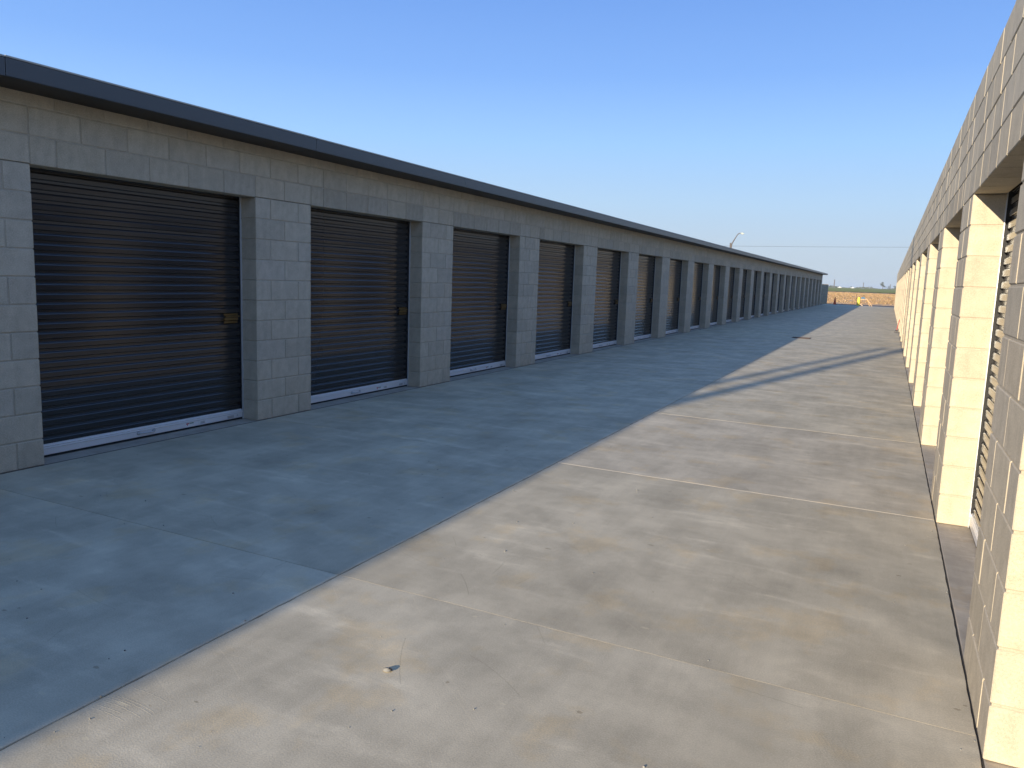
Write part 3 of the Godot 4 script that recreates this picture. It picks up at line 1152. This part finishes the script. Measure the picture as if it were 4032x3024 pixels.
func far_things() -> void:
	# street lamp behind the shaded building
	var b := base("street_lamp", Vector3(-18.4, ground_y(-100.0), -100.0))
	tag(b, "curved-arm street lamp rising above the dark eave", "street lamp")
	var y0 := -ground_y(-100.0)
	var mb := MB.new()
	mb.tube([Vector3(-0.06, 0, 0), Vector3(-0.06, 3.5, 0), Vector3(-0.06, y0 + 6.72, 0)], [0.14, 0.11, 0.09], 12)
	put(mb.mesh(M.pole_steel), "post", b)
	mb = MB.new()
	mb.tube([Vector3(0.06, y0 + 5.6, 0), Vector3(0.08, y0 + 6.45, 0), Vector3(0.14, y0 + 6.68, 0), Vector3(0.50, y0 + 7.35, 0), Vector3(0.70, y0 + 7.70, 0), Vector3(0.86, y0 + 7.86, 0), Vector3(1.05, y0 + 7.92, 0), Vector3(1.2, y0 + 7.92, 0)], [0.07, 0.07, 0.07, 0.06, 0.055, 0.05, 0.045, 0.045], 10)
	put(mb.mesh(M.pole_steel), "arm", b)
	mb = MB.new()
	mb.tube([Vector3(1.08, y0 + 7.93, 0), Vector3(1.16, y0 + 7.90, 0), Vector3(1.36, y0 + 7.87, 0), Vector3(1.52, y0 + 7.84, 0)], [0.05, 0.10, 0.12, 0.04], 12)
	var head := put(mb.mesh(M.lamp_head), "lamp_head", b)
	mb = MB.new()
	mb.tube([Vector3(1.28, y0 + 8.02, 0), Vector3(1.28, y0 + 7.95, 0)], [0.03, 0.04], 8)
	put(mb.mesh(M.lens_glass), "photocell", head)
	mb = MB.new()
	mb.tube([Vector3(1.30, y0 + 7.78, 0), Vector3(1.30, y0 + 7.74, 0)], [0.09, 0.06], 12)
	put(mb.mesh(M.lens_glass), "lens", head)
	# overhead line across the end, with its poles
	utility_pole("wooden utility pole beside the road, out past the shaded building", Vector3(-70, ground_y(-110), -110), 8.6, 0.15, "poles of the overhead line")
	utility_pole("wooden utility pole beside the road, out past the sunlit building", Vector3(20, ground_y(-110), -110), 8.6, 0.15, "poles of the overhead line")
	var pts := []
	var rad := []
	for k in 41:
		var x := -70.0 + 90.0 * k / 40.0
		pts.append(Vector3(x, 6.80 + 0.00024 * pow(x + 25.0, 2), -110.0))
		rad.append(0.017)
	mb = MB.new()
	mb.tube(pts, rad, 6)
	tag(put(mb.mesh(M.cable), "overhead_wire", self), "thin dark overhead wire crossing the sky above the road", "wire")
	# two tall poles behind the photographer: their shadows cross the drive
	utility_pole("tall wooden utility pole behind the shaded building, casting the longer shadow", Vector3(-9.3, -0.3, 21.9), 13.2, 0.15, "poles behind the building", 0)
	utility_pole("shorter wooden utility pole behind the shaded building, casting the paler shadow", Vector3(-9.3, -0.3, 19.6), 9.6, 0.11, "poles behind the building", 0)
	# horizon
	utility_pole("dark utility pole standing alone on the horizon past the traffic cone", Vector3(-60.6, 2.3, -1000), 9.6, 0.5, "poles on the horizon")
	utility_pole("faint utility pole on the horizon near the middle of the gap", Vector3(-43.5, 2.6, -1500), 11.0, 0.6, "poles on the horizon")
	utility_pole("faint utility pole on the horizon behind the low bushes", Vector3(-1.0, 2.6, -1500), 9.0, 0.6, "poles on the horizon")
	tree("tall grey-green tree standing over bushes on the horizon", Vector3(-8.4, 2.2, -1010), 8.6, 7.0, 4, "tree", M.leaf_grey, "")
	tree("broad dark bush right beside the tall horizon tree", Vector3(-2.0, 2.2, -1005), 4.2, 7.5, 5, "bush", M.leaf, "bushes on the horizon")
	tree("dark bush on the horizon, second to the right of the tall tree", Vector3(4.2, 2.2, -1010), 4.6, 5.0, 6, "bush", M.leaf, "bushes on the horizon")
	tree("low dark bush on the horizon touching the sunlit building", Vector3(9.0, 2.2, -1006), 2.6, 7.0, 7, "bush", M.leaf, "bushes on the horizon")
	tree("round bush on the horizon left of the dark pole", Vector3(-64.5, 2.2, -1010), 3.6, 4.2, 8, "bush", M.leaf, "bushes on the horizon")
	tree("low bush on the horizon just right of the dark pole", Vector3(-58.0, 2.2, -1012), 2.4, 4.0, 9, "bush", M.leaf, "bushes on the horizon")
	tree("small bush on the horizon beside the nearer white vehicle", Vector3(-43.0, 2.2, -1014), 2.8, 3.4, 10, "bush", M.leaf, "bushes on the horizon")
	tree("small bush on the horizon midway between vehicle and tall tree", Vector3(-23.0, 2.6, -1100), 3.2, 4.0, 12, "bush", M.leaf_grey, "bushes on the horizon")
	mb = MB.new()
	var r := RandomNumberGenerator.new()
	r.seed = 77
	for k in 2600:
		var p := Vector3(r.randf_range(-160, 90), 2.5, r.randf_range(-1420, -1300))
		p.y += r.randf_range(0.0, 2.6) * (0.6 + 0.4 * sin(p.x * 0.13))
		var s := r.randf_range(0.4, 1.0)
		mb.quad(p + Vector3(-s, 0, r.randfn(0, 0.5)), p + Vector3(0, -s * 0.7, 0), p + Vector3(s, 0, r.randfn(0, 0.5)), p + Vector3(0, s * 0.7, 0), Vector3(0, 0.3, 1))
	tag(put(mb.mesh(M.leaf_grey), "hedgerow", self), "hazy line of brush along the horizon behind the green field", "brush", "", "stuff")
	vehicle("white vehicle on the far road nearer the dark utility pole", Vector3(-54.5, 2.2, -1003), false)
	vehicle("white vehicle on the far road nearer the middle of the gap", Vector3(-40.6, 2.2, -1003), false)


# ------------------------------------------------------------------ scene
func _ready() -> void:
	rng.seed = 20240611
	var cam := Camera3D.new()
	cam.name = "camera"
	add_child(cam)
	cam.position = CAM
	cam.rotation_degrees = Vector3(-7.8618, 25.6413, 2.0044)
	cam.fov = 52.79
	cam.near = 0.05
	cam.far = 14000.0
	cam.current = true

	var env := Environment.new()
	env.background_mode = Environment.BG_SKY
	var sm := PanoramaSkyMaterial.new()
	sm.panorama = sky_panorama()
	env.sky = Sky.new()
	env.sky.sky_material = sm
	env.background_energy_multiplier = 0.60
	env.tonemap_mode = Environment.TONE_MAPPER_LINEAR
	env.tonemap_exposure = 1.88
	env.fog_enabled = true
	env.fog_density = 0.00016
	env.fog_light_color = Color(0.80, 0.86, 0.93)
	env.sdfgi_enabled = true
	env.ssao_enabled = true
	env.ssil_enabled = true
	var we := WorldEnvironment.new()
	we.name = "environment"
	we.environment = env
	add_child(we)

	var sun := DirectionalLight3D.new()
	sun.name = "sun"
	sun.light_energy = 1.4
	sun.light_color = Color(1.0, 0.935, 0.82)
	sun.light_angular_distance = 0.42
	sun.shadow_enabled = true
	add_child(sun)
	sun.look_at_from_position(Vector3.ZERO, Vector3(1.0, -1.0, -4.65))

	make_materials()
	driveway()
	land()
	make_door_meshes()
	left_building(cam)
	right_building(cam)
	end_of_drive()
	stones()
	far_things()
